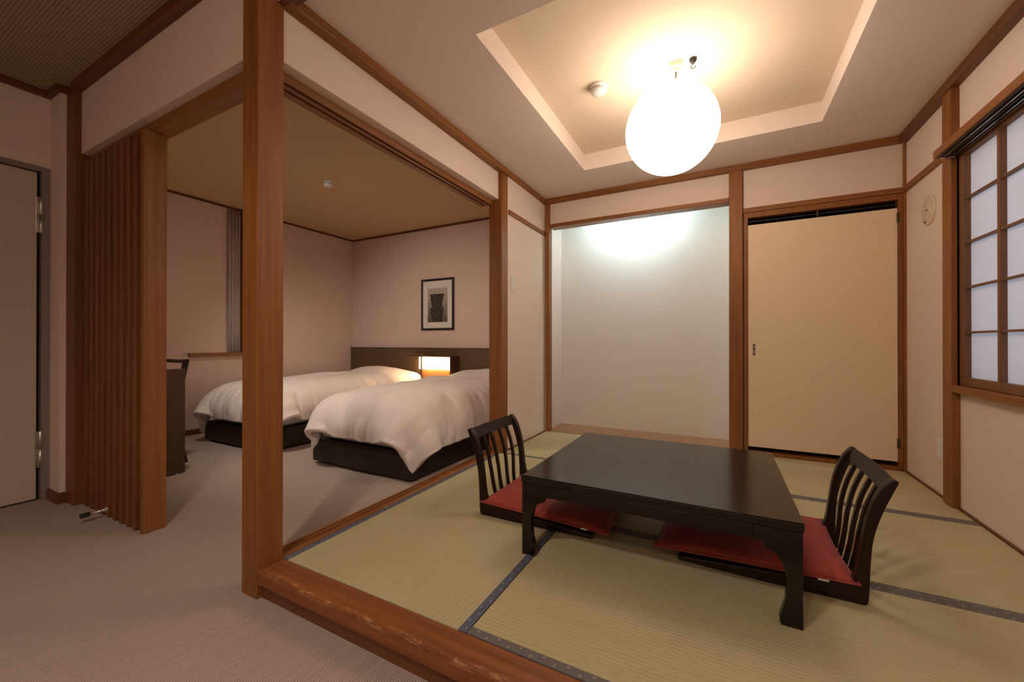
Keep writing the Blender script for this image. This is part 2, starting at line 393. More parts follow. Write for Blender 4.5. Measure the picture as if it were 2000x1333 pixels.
# alcove frame and pillar
trim((-.006, -.030, 0), (.030, .05, 2.32), 'wood_z', 'slim post at the alcove corner', 'post', .003)
trim((.030, -.012, 2.070), (1.631, .105, 2.106), 'wood_x', 'beam across the top of the alcove', 'beam', .003)
trim((1.631, -.030, -.03), (1.728, .07, 2.33), 'wood_z', 'broad pillar between alcove and closet', 'pillar', .004)
trim((1.728, -.012, 1.962), (W-.012, .03, 2.000), 'wood_x', 'rail above the closet door frame', 'rail', .003)
trim((W-.014, -.020, 0.0), (W+.006, .03, 2.32), 'wood_z', 'slim corner post beside the closet', 'post', .002)
S(box('floor_alcove', (.0, 0.0, CZ), (1.631, .414, .004), 'alcove_floor', bev=.002), 'polished brown board on the alcove floor', 'floor board')
trim((-.028, -.795, -.004), (-.008, -.012, .004), 'dark_trim_y', 'thin floor strip under the light switch wall', 'trim', .001)
trim((W-.012, -2.735, -.004), (W, -.02, .008), 'dark_trim_y', 'thin floor strip under the paper window', 'trim', .001)
trim((W-.036, -.724, 0.0), (W+.01, -.626, 2.31), 'wood_z', 'wooden post beside the paper window', 'post', .003)
S(box('baseboard_entrance', (FX, -2.892, CZ), (-2.108, -2.74, CZ+.068), 'dark_trim_x', bev=.003), 'brown baseboard around the narrow wall strip', 'baseboard')
S(box('baseboard_bed', (XL, -2.72, CZ), (XL+.014, YB, CZ+.06), 'dark_trim_y', bev=.002), 'brown baseboard of the bedroom side wall', 'baseboard')
# bedroom window surround (jamb and sill board)
trim((XL, -1.040, .782), (XL+.05, -.975, BZ-.026), 'wood_z', 'upright wooden jamb on the bedroom side wall', 'jamb', .002)
trim((XL, -1.570, .742), (XL+.05, -.90, .782), 'wood_y', 'narrow wooden sill on the bedroom side wall', 'sill', .002)

# ------------------------------------------------------------------ tatami mats
HW = .031
def mat_tatami(label, x0, x1, y0, y1, along, h0=True, h1=True, ends=False):
    g = .0012
    t = thing('tatami_mat', label, 'tatami mat', ((x0+x1)/2, (y0+y1)/2, -.030), group=None)
    lx, ly = (x1-x0)/2-g, (y1-y0)/2-g
    ax, ay = lx, ly
    box('rush_surface', (-ax, -ay, 0), (ax, ay, .029), 'tatami_'+along, t, bev=.003)
    for s, on in ((-1, h0), (1, h1)):
        if not on: continue
        if along == 'x': box('cloth_border', (-lx-.0004, -HW/2, 0), (lx+.0004, HW/2, .0302), 'heri_x', t, .0012, loc=(0, s*(ly-HW/2+.0004), .0))
        else: box('cloth_border', (-HW/2, -ly-.0004, 0), (HW/2, ly+.0004, .0302), 'heri_y', t, .0012, loc=(s*(lx-HW/2+.0004), 0, .0))
    return t
ym1, ym2 = -1.830, -.928
mat_tatami('tatami mat lying along the grooved sill of the bed opening', -.053, .872, -2.738, ym2, 'y')
mat_tatami('tatami mat with dark cloth border lying along the scuffed step edge', .872, W-.012, -2.738, ym1, 'x')
mat_tatami('tatami mat in the middle row under the low table', .872, W-.012, ym1, ym2, 'x')
mat_tatami('tatami mat in front of the closet door', .872, W-.012, ym2, -.012, 'x', True, False)
mat_tatami('small pale half tatami mat in front of the alcove corner', -.008, .872, ym2, -.002, 'x', True, False)

# ------------------------------------------------------------------ slatted screen and door stop
t = thing('slatted_screen', 'dark reddish wooden screen of close upright slats beside the steel door', 'screen', (-1.56, -2.775, CZ))
for k in range(9):
    x = -1.935+k*.0855+1.56
    box('slat', (x, -.045, .008), (x+.036, .040, 2.157), 'lattice', t, .003)
box('end_post', (-1.172+1.56, -.040, 0), (-1.134+1.56, .062, 2.157), 'wood_z', t, .004)
t = thing('door_stop', 'steel rod door stop with black rubber tip on the slatted screen', 'door stop', (-1.578, -2.82, CZ))
bm = bmesh.new(); add_lathe(bm, [(.022, 0), (.022, -.004), (.012, -.008), (.0075, -.02), (.0065, -.075)], (0, 0, .050), 16, 'y'); obj('rod', bm, 'chrome', t, True)
bm = bmesh.new(); add_lathe(bm, [(.012, -.073), (.013, -.078), (.013, -.105), (.011, -.110)], (0, 0, .050), 16, 'y'); obj('rubber_tip', bm, 'rubber', t, True)

# ------------------------------------------------------------------ entrance door
t = thing('door_1', 'dim beige steel entrance door with two barrel hinges', 'door', (FX, -3.40, CZ), kind='structure')
boxes('door_frame', [((-.10, .485, 0), (.004, .532, 2.15)), ((-.10, -.6, 2.118), (.004, .485, 2.15)), ((-.10, -.6, 0), (.004, -.555, 2.118))], 'greyframe', t, .002)
box('door_leaf', (-.060, -.552, .012), (-.020, .470, 2.112), 'entrydoor', t, .003)
boxes('gap_shade_sheet', [((-.095, -.555, 0), (-.066, .485, 2.118))], 'darkvoid', t)  # dark sheet painted as the shade between leaf and frame
for hz in (1.725+.115, .215+.115):
    h = box('hinge', (-.024, .462, hz-.115), (-.010, .498, hz+.115), 'chrome', t, .002)
    bm = bmesh.new(); add_lathe(bm, [(.010, -.118), (.0145, -.114), (.0145, -.003), (.012, -.002), (.012, .002), (.0145, .003), (.0145, .114), (.010, .118)], (-.004, .484, hz), 16); obj('barrel', bm, 'chrome', h, True)

# ------------------------------------------------------------------ closet door
t = thing('door_2', 'cream papered closet door in a brown wooden frame', 'door', (2.225, .0, 0), kind='structure')
def L(x): return x-2.225
boxes('door_frame', [((L(1.737), -.004, 0), (L(1.766), .06, 1.961)), ((L(2.684), -.004, 0), (L(2.709), .06, 1.961)), ((L(1.766), -.004, 1.918), (L(2.684), .06, 1.961)), ((L(1.766), -.012, 0), (L(2.684), .10, .022))], 'wood_z', t, .002)
box('door_leaf', (L(1.768), .004, .058), (L(2.682), .036, 1.860), 'doorpanel', t, .002)
box('vent_rod', (L(1.766), .012, 1.886), (L(2.684), .020, 1.893), 'rail', t, .001)
box('rod_support', (L(2.222), .010, 1.861), (L(2.230), .022, 1.917), 'bronze', t, .001)
h = box('flush_pull', (L(1.801), -.0005, .800), (L(1.816), .008, .892), 'bronze', t, .002)
boxes('pull_lever', [((L(1.805), -.006, .812), (L(1.812), .0, .845)), ((L(1.805), -.004, .860), (L(1.812), .0, .880))], 'chrome', h, .001)
for hz in (1.79, .19):
    box('hinge', (L(2.676), -.006, hz-.035), (L(2.692), .004, hz+.035), 'bronze', t, .002)

# ------------------------------------------------------------------ shoji window and pelmet
t = thing('window_1', 'paper screen window with a brown lattice frame', 'window', (W, -1.5, 0), kind='structure')
def Y(y): return y+1.5
boxes('window_frame', [((-.014, Y(-.724), wz0), (.12, Y(-.690), wz1)), ((-.014, Y(wy0), wz0), (.12, Y(wy0)+.03, wz1)), ((-.014, Y(wy0), 1.921), (.12, Y(-.69), wz1))], 'wood_z', t, .003)
box('window_sill', (-.040, Y(wy0), .634), (.12, Y(-.684), .672), 'wood_y', t, .003)
def shoji(ya, yb, x, n):
    o = bpy.data.objects.new('paper_screen', None)
    fr = boxes('paper_screen', [((x-.015, ya, .674), (x+.015, ya+.046, 1.919)), ((x-.015, yb-.048, .674), (x+.015, yb, 1.919)),
                           ((x-.015, ya+.046, .674), (x+.015, yb-.048, .718)), ((x-.015, ya+.046, 1.903), (x+.015, yb-.048, 1.919))], 'shoji_wood_z', t, .002)
    i0, i1 = ya+.046, yb-.048; rows = [.718, .9575, 1.1965, 1.434, 1.672, 1.903]
    ys = [i1-.2945*k for k in range(n)]+[i0]
    for a in ys[1:-1]: box('upright_bar', (x-.013, a-.010, .717), (x+.012, a+.010, 1.904), 'shoji_wood_z', fr, .001)
    for r in rows[1:-1]: box('cross_bar', (x-.009, i0, r-.0055), (x+.011, i1, r+.0055), 'shoji_wood_y', fr, .001)
    for k in range(n):
        for j in range(5): box('paper_pane', (x+.0125, ys[k+1]-.001, rows[j]-.001), (x+.0135, ys[k]+.001, rows[j+1]+.001), 'paper', fr)
    bpy.data.objects.remove(o)
shoji(Y(-1.55), Y(-.727), .010, 3)
shoji(Y(-2.315), Y(-1.50), .045, 3)
t = thing('curtain_rail', 'wooden pelmet with black double curtain rails above the paper window', 'curtain rail', (W, -1.5, 1.935))
box('pelmet_board', (-.100, -.88, -.008), (-.001, .795, .034), 'wood_y', t, .003)
box('track_base', (-.090, -.88, -.012), (-.002, .770, -.008), 'rail', t, .001)
for x in (-.066, -.030):
    bm = bmesh.new()
    add_box(bm, (x-.010, -.88, -.020), (x-.007, .765, -.012)); add_box(bm, (x+.007, -.88, -.020), (x+.010, .765, -.012)); add_box(bm, (x-.010, -.88, -.0145), (x+.010, .765, -.012))
    r = obj('track', bm, 'rail', t)
    bm = bmesh.new(); add_box(bm, (x-.0105, -.88, -.0215), (x-.0065, .765, -.020)); obj('track_lip', bm, 'chrome', r)
    box('end_cap', (x-.012, .763, -.021), (x+.012, .771, -.009), 'chrome', r, .002)

# ------------------------------------------------------------------ wall fittings
t = thing('wall_cover', 'round cream wall cover plate beside the window post', 'wall cover', (W, -.363, 1.731))
bm = bmesh.new(); add_lathe(bm, [(.093, 0), (.093, -.004), (.089, -.008), (.074, -.010), (.070, -.0075), (.066, -.0105), (.01, -.012)], (0, 0, 0), 40, 'x'); obj('plate', bm, 'beigeplastic', t, True)
bm = bmesh.new(); add_lathe(bm, [(.006, -.011), (.006, -.014), (.004, -.015)], (0, 0, 0), 12, 'x'); obj('screw', bm, 'bronze', t, True)
bm = bmesh.new(); add_box(bm, (-.014, .020, -.075), (-.009, .034, -.063), .001); obj('latch', bm, 'bronze', t)
def plate_lr(name, label, cat, x, s, y, z, w, h, inner):
    t = thing(name, label, cat, (x, y, z))
    lo, hi = sorted((0, s*.007)); box('face_plate', (lo, -w/2, -h/2), (hi, w/2, h/2), 'plate', t, .003)
    for (a, b, c, d) in inner:
        lo, hi = sorted((s*.006, s*.010)); box('rocker' if cat == 'switch' else 'socket', (lo, a, b), (hi, c, d), 'plate', t, .0015)
plate_lr('light_switch', 'white light switch plate beside the wooden post', 'switch', -.028, 1, -.715, 1.412, .072, .125, [(-.022, -.002, .022, .042), (-.022, -.042, .022, -.004)])
plate_lr('wall_socket', 'pale socket plate low on the wall beside the window post', 'socket', W, -1, -.508, .270, .072, .125, [(-.016, .012, .016, .040), (-.016, -.040, .016, -.012)])

# ------------------------------------------------------------------ ceiling fittings
def detector(label, x, y, z, r):
    t = thing('smoke_detector', label, 'detector', (x, y, z))
    bm = bmesh.new(); add_lathe(bm, [(r, 0), (r, -.012), (r*.92, -.020)], (0, 0, 0), 28); obj('base', bm, 'plate', t, True)
    bm = bmesh.new(); add_lathe(bm, [(r*.80, -.020), (r*.80, -.030), (r*.9, -.032), (r*.9, -.040), (r*.7, -.050), (r*.3, -.054)], (0, 0, 0), 28); obj('cap', bm, 'plate', t, True)
detector('white round detector on the recessed ceiling near the lantern', .905, -1.345, cz, .052)
detector('small white detector on the tan ceiling over the beds', -1.895, -1.11, BZ, .050)
t = thing('ceiling_hook', 'small black hook screwed into the recessed ceiling beside the lantern', 'hook', (1.437, -1.335, cz))
bm = bmesh.new(); add_lathe(bm, [(.020, 0), (.020, -.010), (.012, -.022), (.004, -.030)], (0, 0, 0), 18); obj('hook_base', bm, 'rubber', t, True)
bm = bmesh.new(); add_tube(bm, [(0, 0, -.026)]+[(.012*math.sin(a)-.0, .0, -.044+.012*math.cos(a)) for a in [0, -.6, -1.3, -2.0, -2.7, -3.4, -4.1, -4.7]], .0026, 8); obj('hook_wire', bm, 'wire', t, True)

# paper lantern
lx, ly, lz, lr = 1.322, -1.330, 2.125, .2515
t = thing('paper_lantern', 'large round glowing white paper lantern hanging from the ceiling', 'lamp', (lx, ly, lz))
bm = bmesh.new(); prof = []
n = 76
for i in range(n+1):
    a = math.pi*(.075+(1-.075-.09)*i/n)
    rr = lr*(1-.0045*(i % 2)) if 2 < i < n-2 else lr
    prof.append((rr*math.sin(a), rr*.975*math.cos(a)))
add_lathe(bm, prof, (0, 0, 0), 56, capped=False); obj('paper_shade', bm, 'lantern', t, True)
bm = bmesh.new(); z = prof[0][1]; rr = prof[0][0]
add_tube(bm, [(rr*math.cos(2*math.pi*k/36), rr*math.sin(2*math.pi*k/36), z+.001) for k in range(37)], .002, 6)
add_tube(bm, [(-rr, 0, z), (0.026, 0, z+.004), (rr, 0, z)], .0016, 6); obj('wire_ring', bm, 'wire', t, True)
bm = bmesh.new(); add_lathe(bm, [(.012, .105), (.030, .07), (.034, .045), (.026, .02), (.008, .010)], (-.01, 0, 0), 18); obj('bulb', bm, 'bulb', t, True)
bm = bmesh.new(); add_lathe(bm, [(.017, .10), (.017, .155), (.006, .165)], (.0, 0, 0), 16); obj('bulb_holder', bm, 'wire', t, True)
bm = bmesh.new(); add_tube(bm, [(.002, 0, .16), (.025, -.004, .24), (.026, -.004, cz-lz-.04)], .0042, 8); obj('cord', bm, 'wire', t, True)
bm = bmesh.new(); add_box(bm, (-.006, -.036, cz-lz-.028), (.058, .028, cz-lz), .003); add_lathe(bm, [(.018, cz-lz-.028), (.018, cz-lz-.042), (.010, cz-lz-.046)], (.026, -.004, 0), 18); obj('ceiling_rose', bm, 'beigeplastic', t)
# recessed corridor downlight
t = thing('downlight', 'round recessed downlight in the ribbed corridor ceiling', 'lamp', (.75, -4.15, 2.527))
bm = bmesh.new(); add_lathe(bm, [(.052, .002), (.055, -.004), (.068, -.006), (.070, .0)], (0, 0, 0), 32, capped=False); obj('trim_ring', bm, 'plate', t, True)
bm = bmesh.new(); add_lathe(bm, [(.05, -.001), (.048, -.003), (.01, -.004)], (0, 0, 0), 24); obj('lens', bm, 'downlens', t, True)
sd = bpy.data.lights.new('downlight_beam', 'SPOT'); sd.energy = 30; sd.color = (1.0, .84, .70); sd.spot_size = math.radians(150); sd.spot_blend = .75; sd.shadow_soft_size = .05
so = bpy.data.objects.new('downlight_beam', sd); COL.objects.link(so); so.parent = t; so.location = (0, 0, -.07)
# dome lamp further back on the corridor ceiling
t = thing('dome_lamp', 'white flush dome lamp on the corridor ceiling by the back wall', 'lamp', (1.15, -4.75, 2.527))
bm = bmesh.new(); add_lathe(bm, [(.135, 0), (.135, -.018), (.125, -.020)], (0, 0, 0), 32); obj('base_ring', bm, 'plate', t, True)
bm = bmesh.new(); add_lathe(bm, [(.122, -.018), (.118, -.035), (.095, -.058), (.055, -.072), (.01, -.076)], (0, 0, 0), 32); obj('glass_dome', bm, 'dome', t, True)
# bedroom downlight over the desk side
t = copy_tree(bpy.data.objects['downlight']); t.location = (-1.75, -2.42, BZ); t['label'] = 'round recessed downlight in the tan bedroom ceiling beside the desk'
for c in t.children:
    if c.type == 'LIGHT': c.data = c.data.copy(); c.data.energy = 46; c.data.shadow_soft_size = .08; c.data.spot_size = math.radians(104); c.data.spot_blend = .8; c.rotation_euler = (math.radians(45), 0, 0)
# alcove tube light, hidden above the alcove beam
t = thing('tube_light', 'cool white tube light above the alcove beam', 'lamp', (.80, .15, 2.34))
box('housing', (-.33, -.03, 0), (.33, .03, .04), 'plate', t, .004)
bm = bmesh.new(); add_lathe(bm, [(.013, -.30), (.013, .30)], (0, 0, -.022), 16, 'x'); obj('tube', bm, 'tube', t, True)
for a in (-.325, .30): box('lamp_holder', (a, -.014, -.04), (a+.025, .014, 0), 'plate', t, .002)

# ------------------------------------------------------------------ low table
t = thing('low_table', 'low square black lacquered table on the tatami', 'table', (1.311, -1.782, 0))
hx, hy, ht = .496, .461, .336
bm = bmesh.new(); add_box(bm, (-hx, -hy, .306), (hx, hy, ht), .006, 3); obj('table_top', bm, 'black', t)
def leg_prof():
    return [(0, 0), (.056, 0), (.061, .006), (.062, .022), (.057, .042), (.048, .075), (.0435, .115), (.0435, .150), (.048, .178), (.057, .203), (.071, .222), (.088, .231), (.098, .233), (.102, .240), (.104, .249), (.112, .255), (.135, .257), (.135, .3055), (0, .3055)]
for sx in (-1, 1):
    for sy in (-1, 1):
        bm = bmesh.new(); ox, oy = sx*(hx-.004), sy*(hy-.004)
        a = [(ox-sx*p, z) for p, z in leg_prof()]; b = [(oy-sy*max(p, .0275), z) for p, z in leg_prof()]
        add_prism(bm, a, 'y', oy, oy-sy*.028, .0025); add_prism(bm, b, 'x', ox, ox-sx*.028, .0025)
        obj('leg', bm, 'black', t)
for s in (-1, 1):
    box('apron', (-hx+.139, *sorted((s*(hy-.004), s*(hy-.030)))[:1], .257), (hx-.139, sorted((s*(hy-.004), s*(hy-.030)))[1], .3055), 'black', t, .002)
    xs = sorted((s*(hx-.004), s*(hx-.030))); box('apron', (xs[0], -hy+.139, .257), (xs[1], hy-.139, .3055), 'black', t, .002)

# ------------------------------------------------------------------ legless chairs and cushions
def spl(P, k=8):
    out = []
    for i in range(len(P)-1):
        p0, p1, p2, p3 = P[max(i-1, 0)], P[i], P[i+1], P[min(i+2, len(P)-1)]
        for j in range(k):
            u = j/k
            out.append(tuple(.5*((2*b)+(c-a)*u+(2*a-5*b+4*c-d)*u*u+(-a+3*b-3*c+d)*u**3) for a, b, c, d in zip(p0, p1, p2, p3)))
    out.append(P[-1]); return out
def make_chair(label):
    t = thing('legless_chair', label, 'chair')
    outer = spl([(.012, .0), (-.001, .010), (-.005, .06), (-.007, .12), (-.015, .225), (-.040, .325), (-.079, .428)])
    inner = spl([(-.062, .440), (-.030, .395), (-.001, .31), (.014, .22), (.024, .14), (.036, .09), (.062, .064), (.10, .055)])
    top = [(-.081, .436), (-.073, .443)]
    rail = [(.30, .042), (.60, .024), (.605, .016), (.60, .008), (.30, 0.0)]
    for s in (-1, 1):
        y0, y1 = sorted((s*.218, s*.252)); bm = bmesh.new()
        add_prism(bm, outer+top+inner+rail, 'y', y0, y1, .004); obj('side_frame', bm, 'chairwood', t)
    # seat board
    bm = bmesh.new(); add_prism(bm, [(.03, .030), (.03, .044), (.30, .034), (.598, .022), (.598, .010), (.30, .020)], 'y', -.219, .219, .002); obj('seat_board', bm, 'chairwood', t)
    # back curve (centre line) for slats and top rail, bowed backwards in plan
    cl = spl([(.018, .036), (.008, .12), (.001, .22), (-.018, .31), (-.046, .385), (-.068, .432)])
    def bow(y): return -.012*(1-(y/.235)**2)
    for y in (-.135, -.048, .048, .135):
        bm = bmesh.new(); rings = []
        for (x, z) in cl[:-4]:
            q = min(1, max(0, (z-.03)/.2)); yy = y*(.80+.20*q); xx = x+bow(y)*q
            rings.append([bm.verts.new((xx+a, yy+b, z)) for a, b in ((-.007, -.0115), (.007, -.0115), (.007, .0115), (-.007, .0115))])
        bm.faces.new(rings[0]); bm.faces.new(rings[-1][::-1])
        for A, B in zip(rings, rings[1:]):
            for k in range(4): bm.faces.new((A[k], B[k], B[(k+1) % 4], A[(k+1) % 4]))
        bmesh.ops.recalc_face_normals(bm, faces=bm.faces)
        es = [e for e in bm.edges if abs(e.verts[0].co.z-e.verts[1].co.z) > 1e-5]
        bmesh.ops.bevel(bm, geom=es, offset=.0025, segments=2, affect='EDGES'); obj('slat', bm, 'chairwood', t)
    bm = bmesh.new(); rings = []
    for k in range(17):
        y = -.219+.438*k/16; o = bow(y)
        rings.append([bm.verts.new((a+o, y, b)) for a, b in ((-.056, .380), (-.040, .386), (-.062, .441), (-.078, .437))])
    bm.faces.new(rings[0]); bm.faces.new(rings[-1][::-1])
    for A, B in zip(rings, rings[1:]):
        for k in range(4): bm.faces.new((A[k], B[k], B[(k+1) % 4], A[(k+1) % 4]))
    bmesh.ops.recalc_face_normals(bm, faces=bm.faces)
    es = [e for e in bm.edges if abs(e.verts[0].co.y-e.verts[1].co.y) > 1e-5]
    bmesh.ops.bevel(bm, geom=es, offset=.004, segments=2, affect='EDGES'); obj('top_rail', bm, 'chairwood', t)
    return t
chair = make_chair('dark brown legless floor chair on the side of the table towards the beds')
chair2 = copy_tree(chair); chair2['label'] = 'dark brown legless floor chair on the side of the table towards the paper window'
chair.location = (.452, -1.742, 0); chair2.location = (2.020, -1.742, 0); chair2.rotation_euler = (0, 0, math.pi)
def make_cushion(label, ysg):
    t = thing('floor_cushion', label, 'cushion'); bm = bmesh.new()
    nx, ny, ax, ay = 30, 28, .335, .285; V = {}
    for side in (0, 1):
        for i in range(nx+1):
            for j in range(ny+1):
                u, v = i/nx*2-1, j/ny*2-1; rim = abs(u) == 1 or abs(v) == 1
                if side and rim: V[side, i, j] = V[0, i, j]; continue
                e = max(0, (1-u**4)*(1-v**4))**.5
                pin = 1-.045*(abs(u)**2*(1-v*v)*.9+abs(v)**2*(1-u*u)*.9)
                wob = .0035*math.sin(9*u+4*v)*e+.003*math.sin(7*v-5*u*v)*e
                ux = u*(1-.045*(1-v*v)*abs(u)); vy = v*(1-.045*(1-u*u)*abs(v))
                x, y = ux*ax, vy*ay
                base = .050-.018*(u+1)/2
                if side == 0: z = base+.020+.036*e+wob+(.012*max(0, -u-.55) if True else 0)
                else: z = base+.020-.020*min(1, e*1.6)
                V[side, i, j] = bm.verts.new((x, y, z))
    for side in (0, 1):
        for i in range(nx):
            for j in range(ny):
                q = [V[side, i, j], V[side, i+1, j], V[side, i+1, j+1], V[side, i, j+1]]
                bm.faces.new(q if side == 0 else q[::-1])
    rim = [V[0, i, 0].co.copy() for i in range(nx+1)]+[V[0, nx, j].co.copy() for j in range(1, ny+1)]+[V[0, i, ny].co.copy() for i in range(nx-1, -1, -1)]+[V[0, 0, j].co.copy() for j in range(ny-1, -1, -1)]
    obj('cover', bm, 'cushion', t, True)
    bm = bmesh.new(); add_tube(bm, rim, .0035, 6); obj('piping', bm, 'cushion', t, True)
    bm = bmesh.new(); add_box(bm, (-.016, -.004, -.004), (.016, .004, .004), .001)
    obj('care_tag', bm, 'tag', t, loc=(.22 if ysg > 0 else -.235, -.277*ysg, .052 if ysg > 0 else .064))
    return t
c1 = make_cushion('red floor cushion on the legless chair towards the beds', 1); c1.location = (.800, -1.728, 0)
c2 = make_cushion('red floor cushion on the legless chair towards the paper window', -1); c2.location = (1.660, -1.728, 0); c2.rotation_euler = (0, 0, math.pi)

# ------------------------------------------------------------------ bedroom furniture
t = thing('headboard', 'long brown wooden headboard panel behind both beds', 'headboard', (-1.9, YB-.022, CZ))
box('panel', (XL+.012+1.9, -.022, 0), (-.16+1.9, .020, .930), 'headboard', t, .002)
box('top_cap', (XL+.010+1.9, -.026, .930), (-.158+1.9, .021, .942), 'walnut_x', t, .002)
def bed(label, x0, x1, y0):
    t = thing('bed', label, 'bed', ((x0+x1)/2, y0, CZ)); w = (x1-x0)/2; L_ = .555-y0
    bm = bmesh.new(); add_box(bm, (-w, 0, .020), (w, L_, .205), .018, 4); obj('base', bm, 'base', t)
    bm = bmesh.new(); add_box(bm, (-w+.012, .012, .205), (w-.012, L_-.004, .485), .10, 6); obj('mattress', bm, 'sheet', t, True)
    for a in (-w+.10, w-.10):
        for b in (.12, L_-.12):
            bm = bmesh.new(); add_lathe(bm, [(.026, 0), (.026, .021)], (a, b, 0), 14); obj('foot', bm, 'rubber', t)
    return t
bed('single bed on the dark base beside the grooved sill', -1.490, -.392, -1.577)
bed('single bed on the dark base along the bedroom side wall', -3.152, -2.075, -1.610)

def drape(x0, x1, y0, seed, ox0, ox1, foot, head):
    """position-based cloth: a quilt sheet let down onto a rounded mattress block"""
    rng = np.random.RandomState(seed); h = .037
    X0, X1, Y0, Y1 = x0-ox0, x1+ox1, y0-foot, head
    nx, ny = int((X1-X0)/h)+1, int((Y1-Y0)/h)+1
    gx, gy = np.meshgrid(np.linspace(X0, X1, nx), np.linspace(Y0, Y1, ny))
    dx, dy = (X1-X0)/(nx-1), (Y1-Y0)/(ny-1)
    P = np.stack([gx, gy, np.full_like(gx, .60)], -1); P[..., 2] += rng.randn(ny, nx)*.004
    P[..., :2] += rng.randn(ny, nx, 2)*.004
    V = np.zeros_like(P)
    cen = np.array([(x0+x1)/2, (y0+.62)/2, .08]); half = np.array([(x1-x0)/2, (.62-y0)/2, .320]); R = .17
    pc = np.array([(x0+x1)/2-.02, .20, .37]); pr_ = np.array([.38, .34, .095])
    cons = []
    def add(di, dj, rest, k):
        for ph in (0, 1):
            si = slice(None); a = [slice(0, ny-di), slice(max(0, -dj), nx-max(0, dj))]; b = [slice(di, ny), slice(max(0, dj), nx+min(0, dj) if dj < 0 else nx)]
            cons.append((di, dj, rest, k, ph))
    add(0, 1, dx, 1.); add(1, 0, dy, 1.); dg = math.hypot(dx, dy); add(1, 1, dg, .55); add(1, -1, dg, .55); add(0, 2, 2*dx, .22); add(2, 0, 2*dy, .22)
    I, J = np.meshgrid(np.arange(ny), np.arange(nx), indexing='ij'); sets = []
    for di, dj, rest, k, ph in cons:
        mk = (I+di < ny) & (J+dj >= 0) & (J+dj < nx)
        idx = (I//max(di, 1) if di else J//max(dj, 1)) % 2 == ph
        a = np.where((mk & idx).ravel())[0]; b = a+di*nx+dj; sets.append((a, b, rest, k))
    dt = .016
    Pf = P.reshape(-1, 3); Vf = V.reshape(-1, 3)
    for step in range(150):
        Vf[:, 2] -= 5.0*dt; Vf *= .955; Q = Pf+Vf*dt
        for it in range(12):
            for a, b, rest, k in sets:
                d = Q[b]-Q[a]; L_ = np.sqrt((d*d).sum(1))+1e-9
                c = d*((L_-rest)/L_*.5*k)[:, None]; Q[a] += c; Q[b] -= c
            d = Q-cen; q = np.abs(d)-(half-R); qp = np.maximum(q, 0); ln = np.sqrt((qp*qp).sum(1))+1e-9
            inside = (ln-R < .0) & (q.max(1) > -.2)
            out = ln > 1e-6
            nrm = np.sign(d)*qp/ln[:, None]
            s = inside & out
            Q[s] += nrm[s]*(R-ln[s])[:, None]
            s2 = inside & ~out; Q[s2, 2] = cen[2]+half[2]
            e = (Q-pc)/pr_; ll = np.sqrt((e*e).sum(1)); s = (ll < 1) & (Q[:, 2] > pc[2]); Q[s] = pc+(Q[s]-pc)/ll[s][:, None]
            Q[:, 1] = np.minimum(Q[:, 1], .545); Q[:, 2] = np.maximum(Q[:, 2], CZ+.03); Q[:, 0] = np.maximum(Q[:, 0], XL+.07)
            on = (ln-R < .004)
        Vf = (Q-Pf)/dt; Vf[on] *= .55; Pf = Q
    # the quilt is tucked against the mattress where the nightstand and lamp stand
    st = lambda v: np.clip(v, 0, 1)**2*(3-2*np.clip(v, 0, 1))
    w, t = st((Pf[:, 1]+.18)/.15), st((Pf[:, 1]-.08)/.22)
    if x0 > -2: Pf[:, 0] += w*(np.maximum(Pf[:, 0], x0+.035+.035*t)-Pf[:, 0])
    else: Pf[:, 0] += w*(np.minimum(Pf[:, 0], x1-.035-.035*t)-Pf[:, 0])
    return Pf.reshape(ny, nx, 3)
def up2(P):
    ny, nx = P.shape[:2]; Q = np.zeros((2*ny-1, 2*nx-1)+P.shape[2:]); Q[::2, ::2] = P
    Q[1::2, ::2] = (P[1:]+P[:-1])/2; Q[:, 1::2] = (Q[:, 2::2]+Q[:, :-2:2])/2; return Q
def vnoise(rng, ny, nx, fy, fx):
    gy, gx = max(2, int(fy)+2), max(2, int(fx)+2); G = rng.randn(gy, gx)
    y = np.linspace(0, gy-1.001, ny); x = np.linspace(0, gx-1.001, nx); iy, ix = y.astype(int), x.astype(int)
    ty, tx = y-iy, x-ix; ty = (ty*ty*(3-2*ty))[:, None]; tx = (tx*tx*(3-2*tx))[None]
    return (G[iy][:, ix]*(1-tx)+G[iy][:, ix+1]*tx)*(1-ty)+(G[iy+1][:, ix]*(1-tx)+G[iy+1][:, ix+1]*tx)*ty
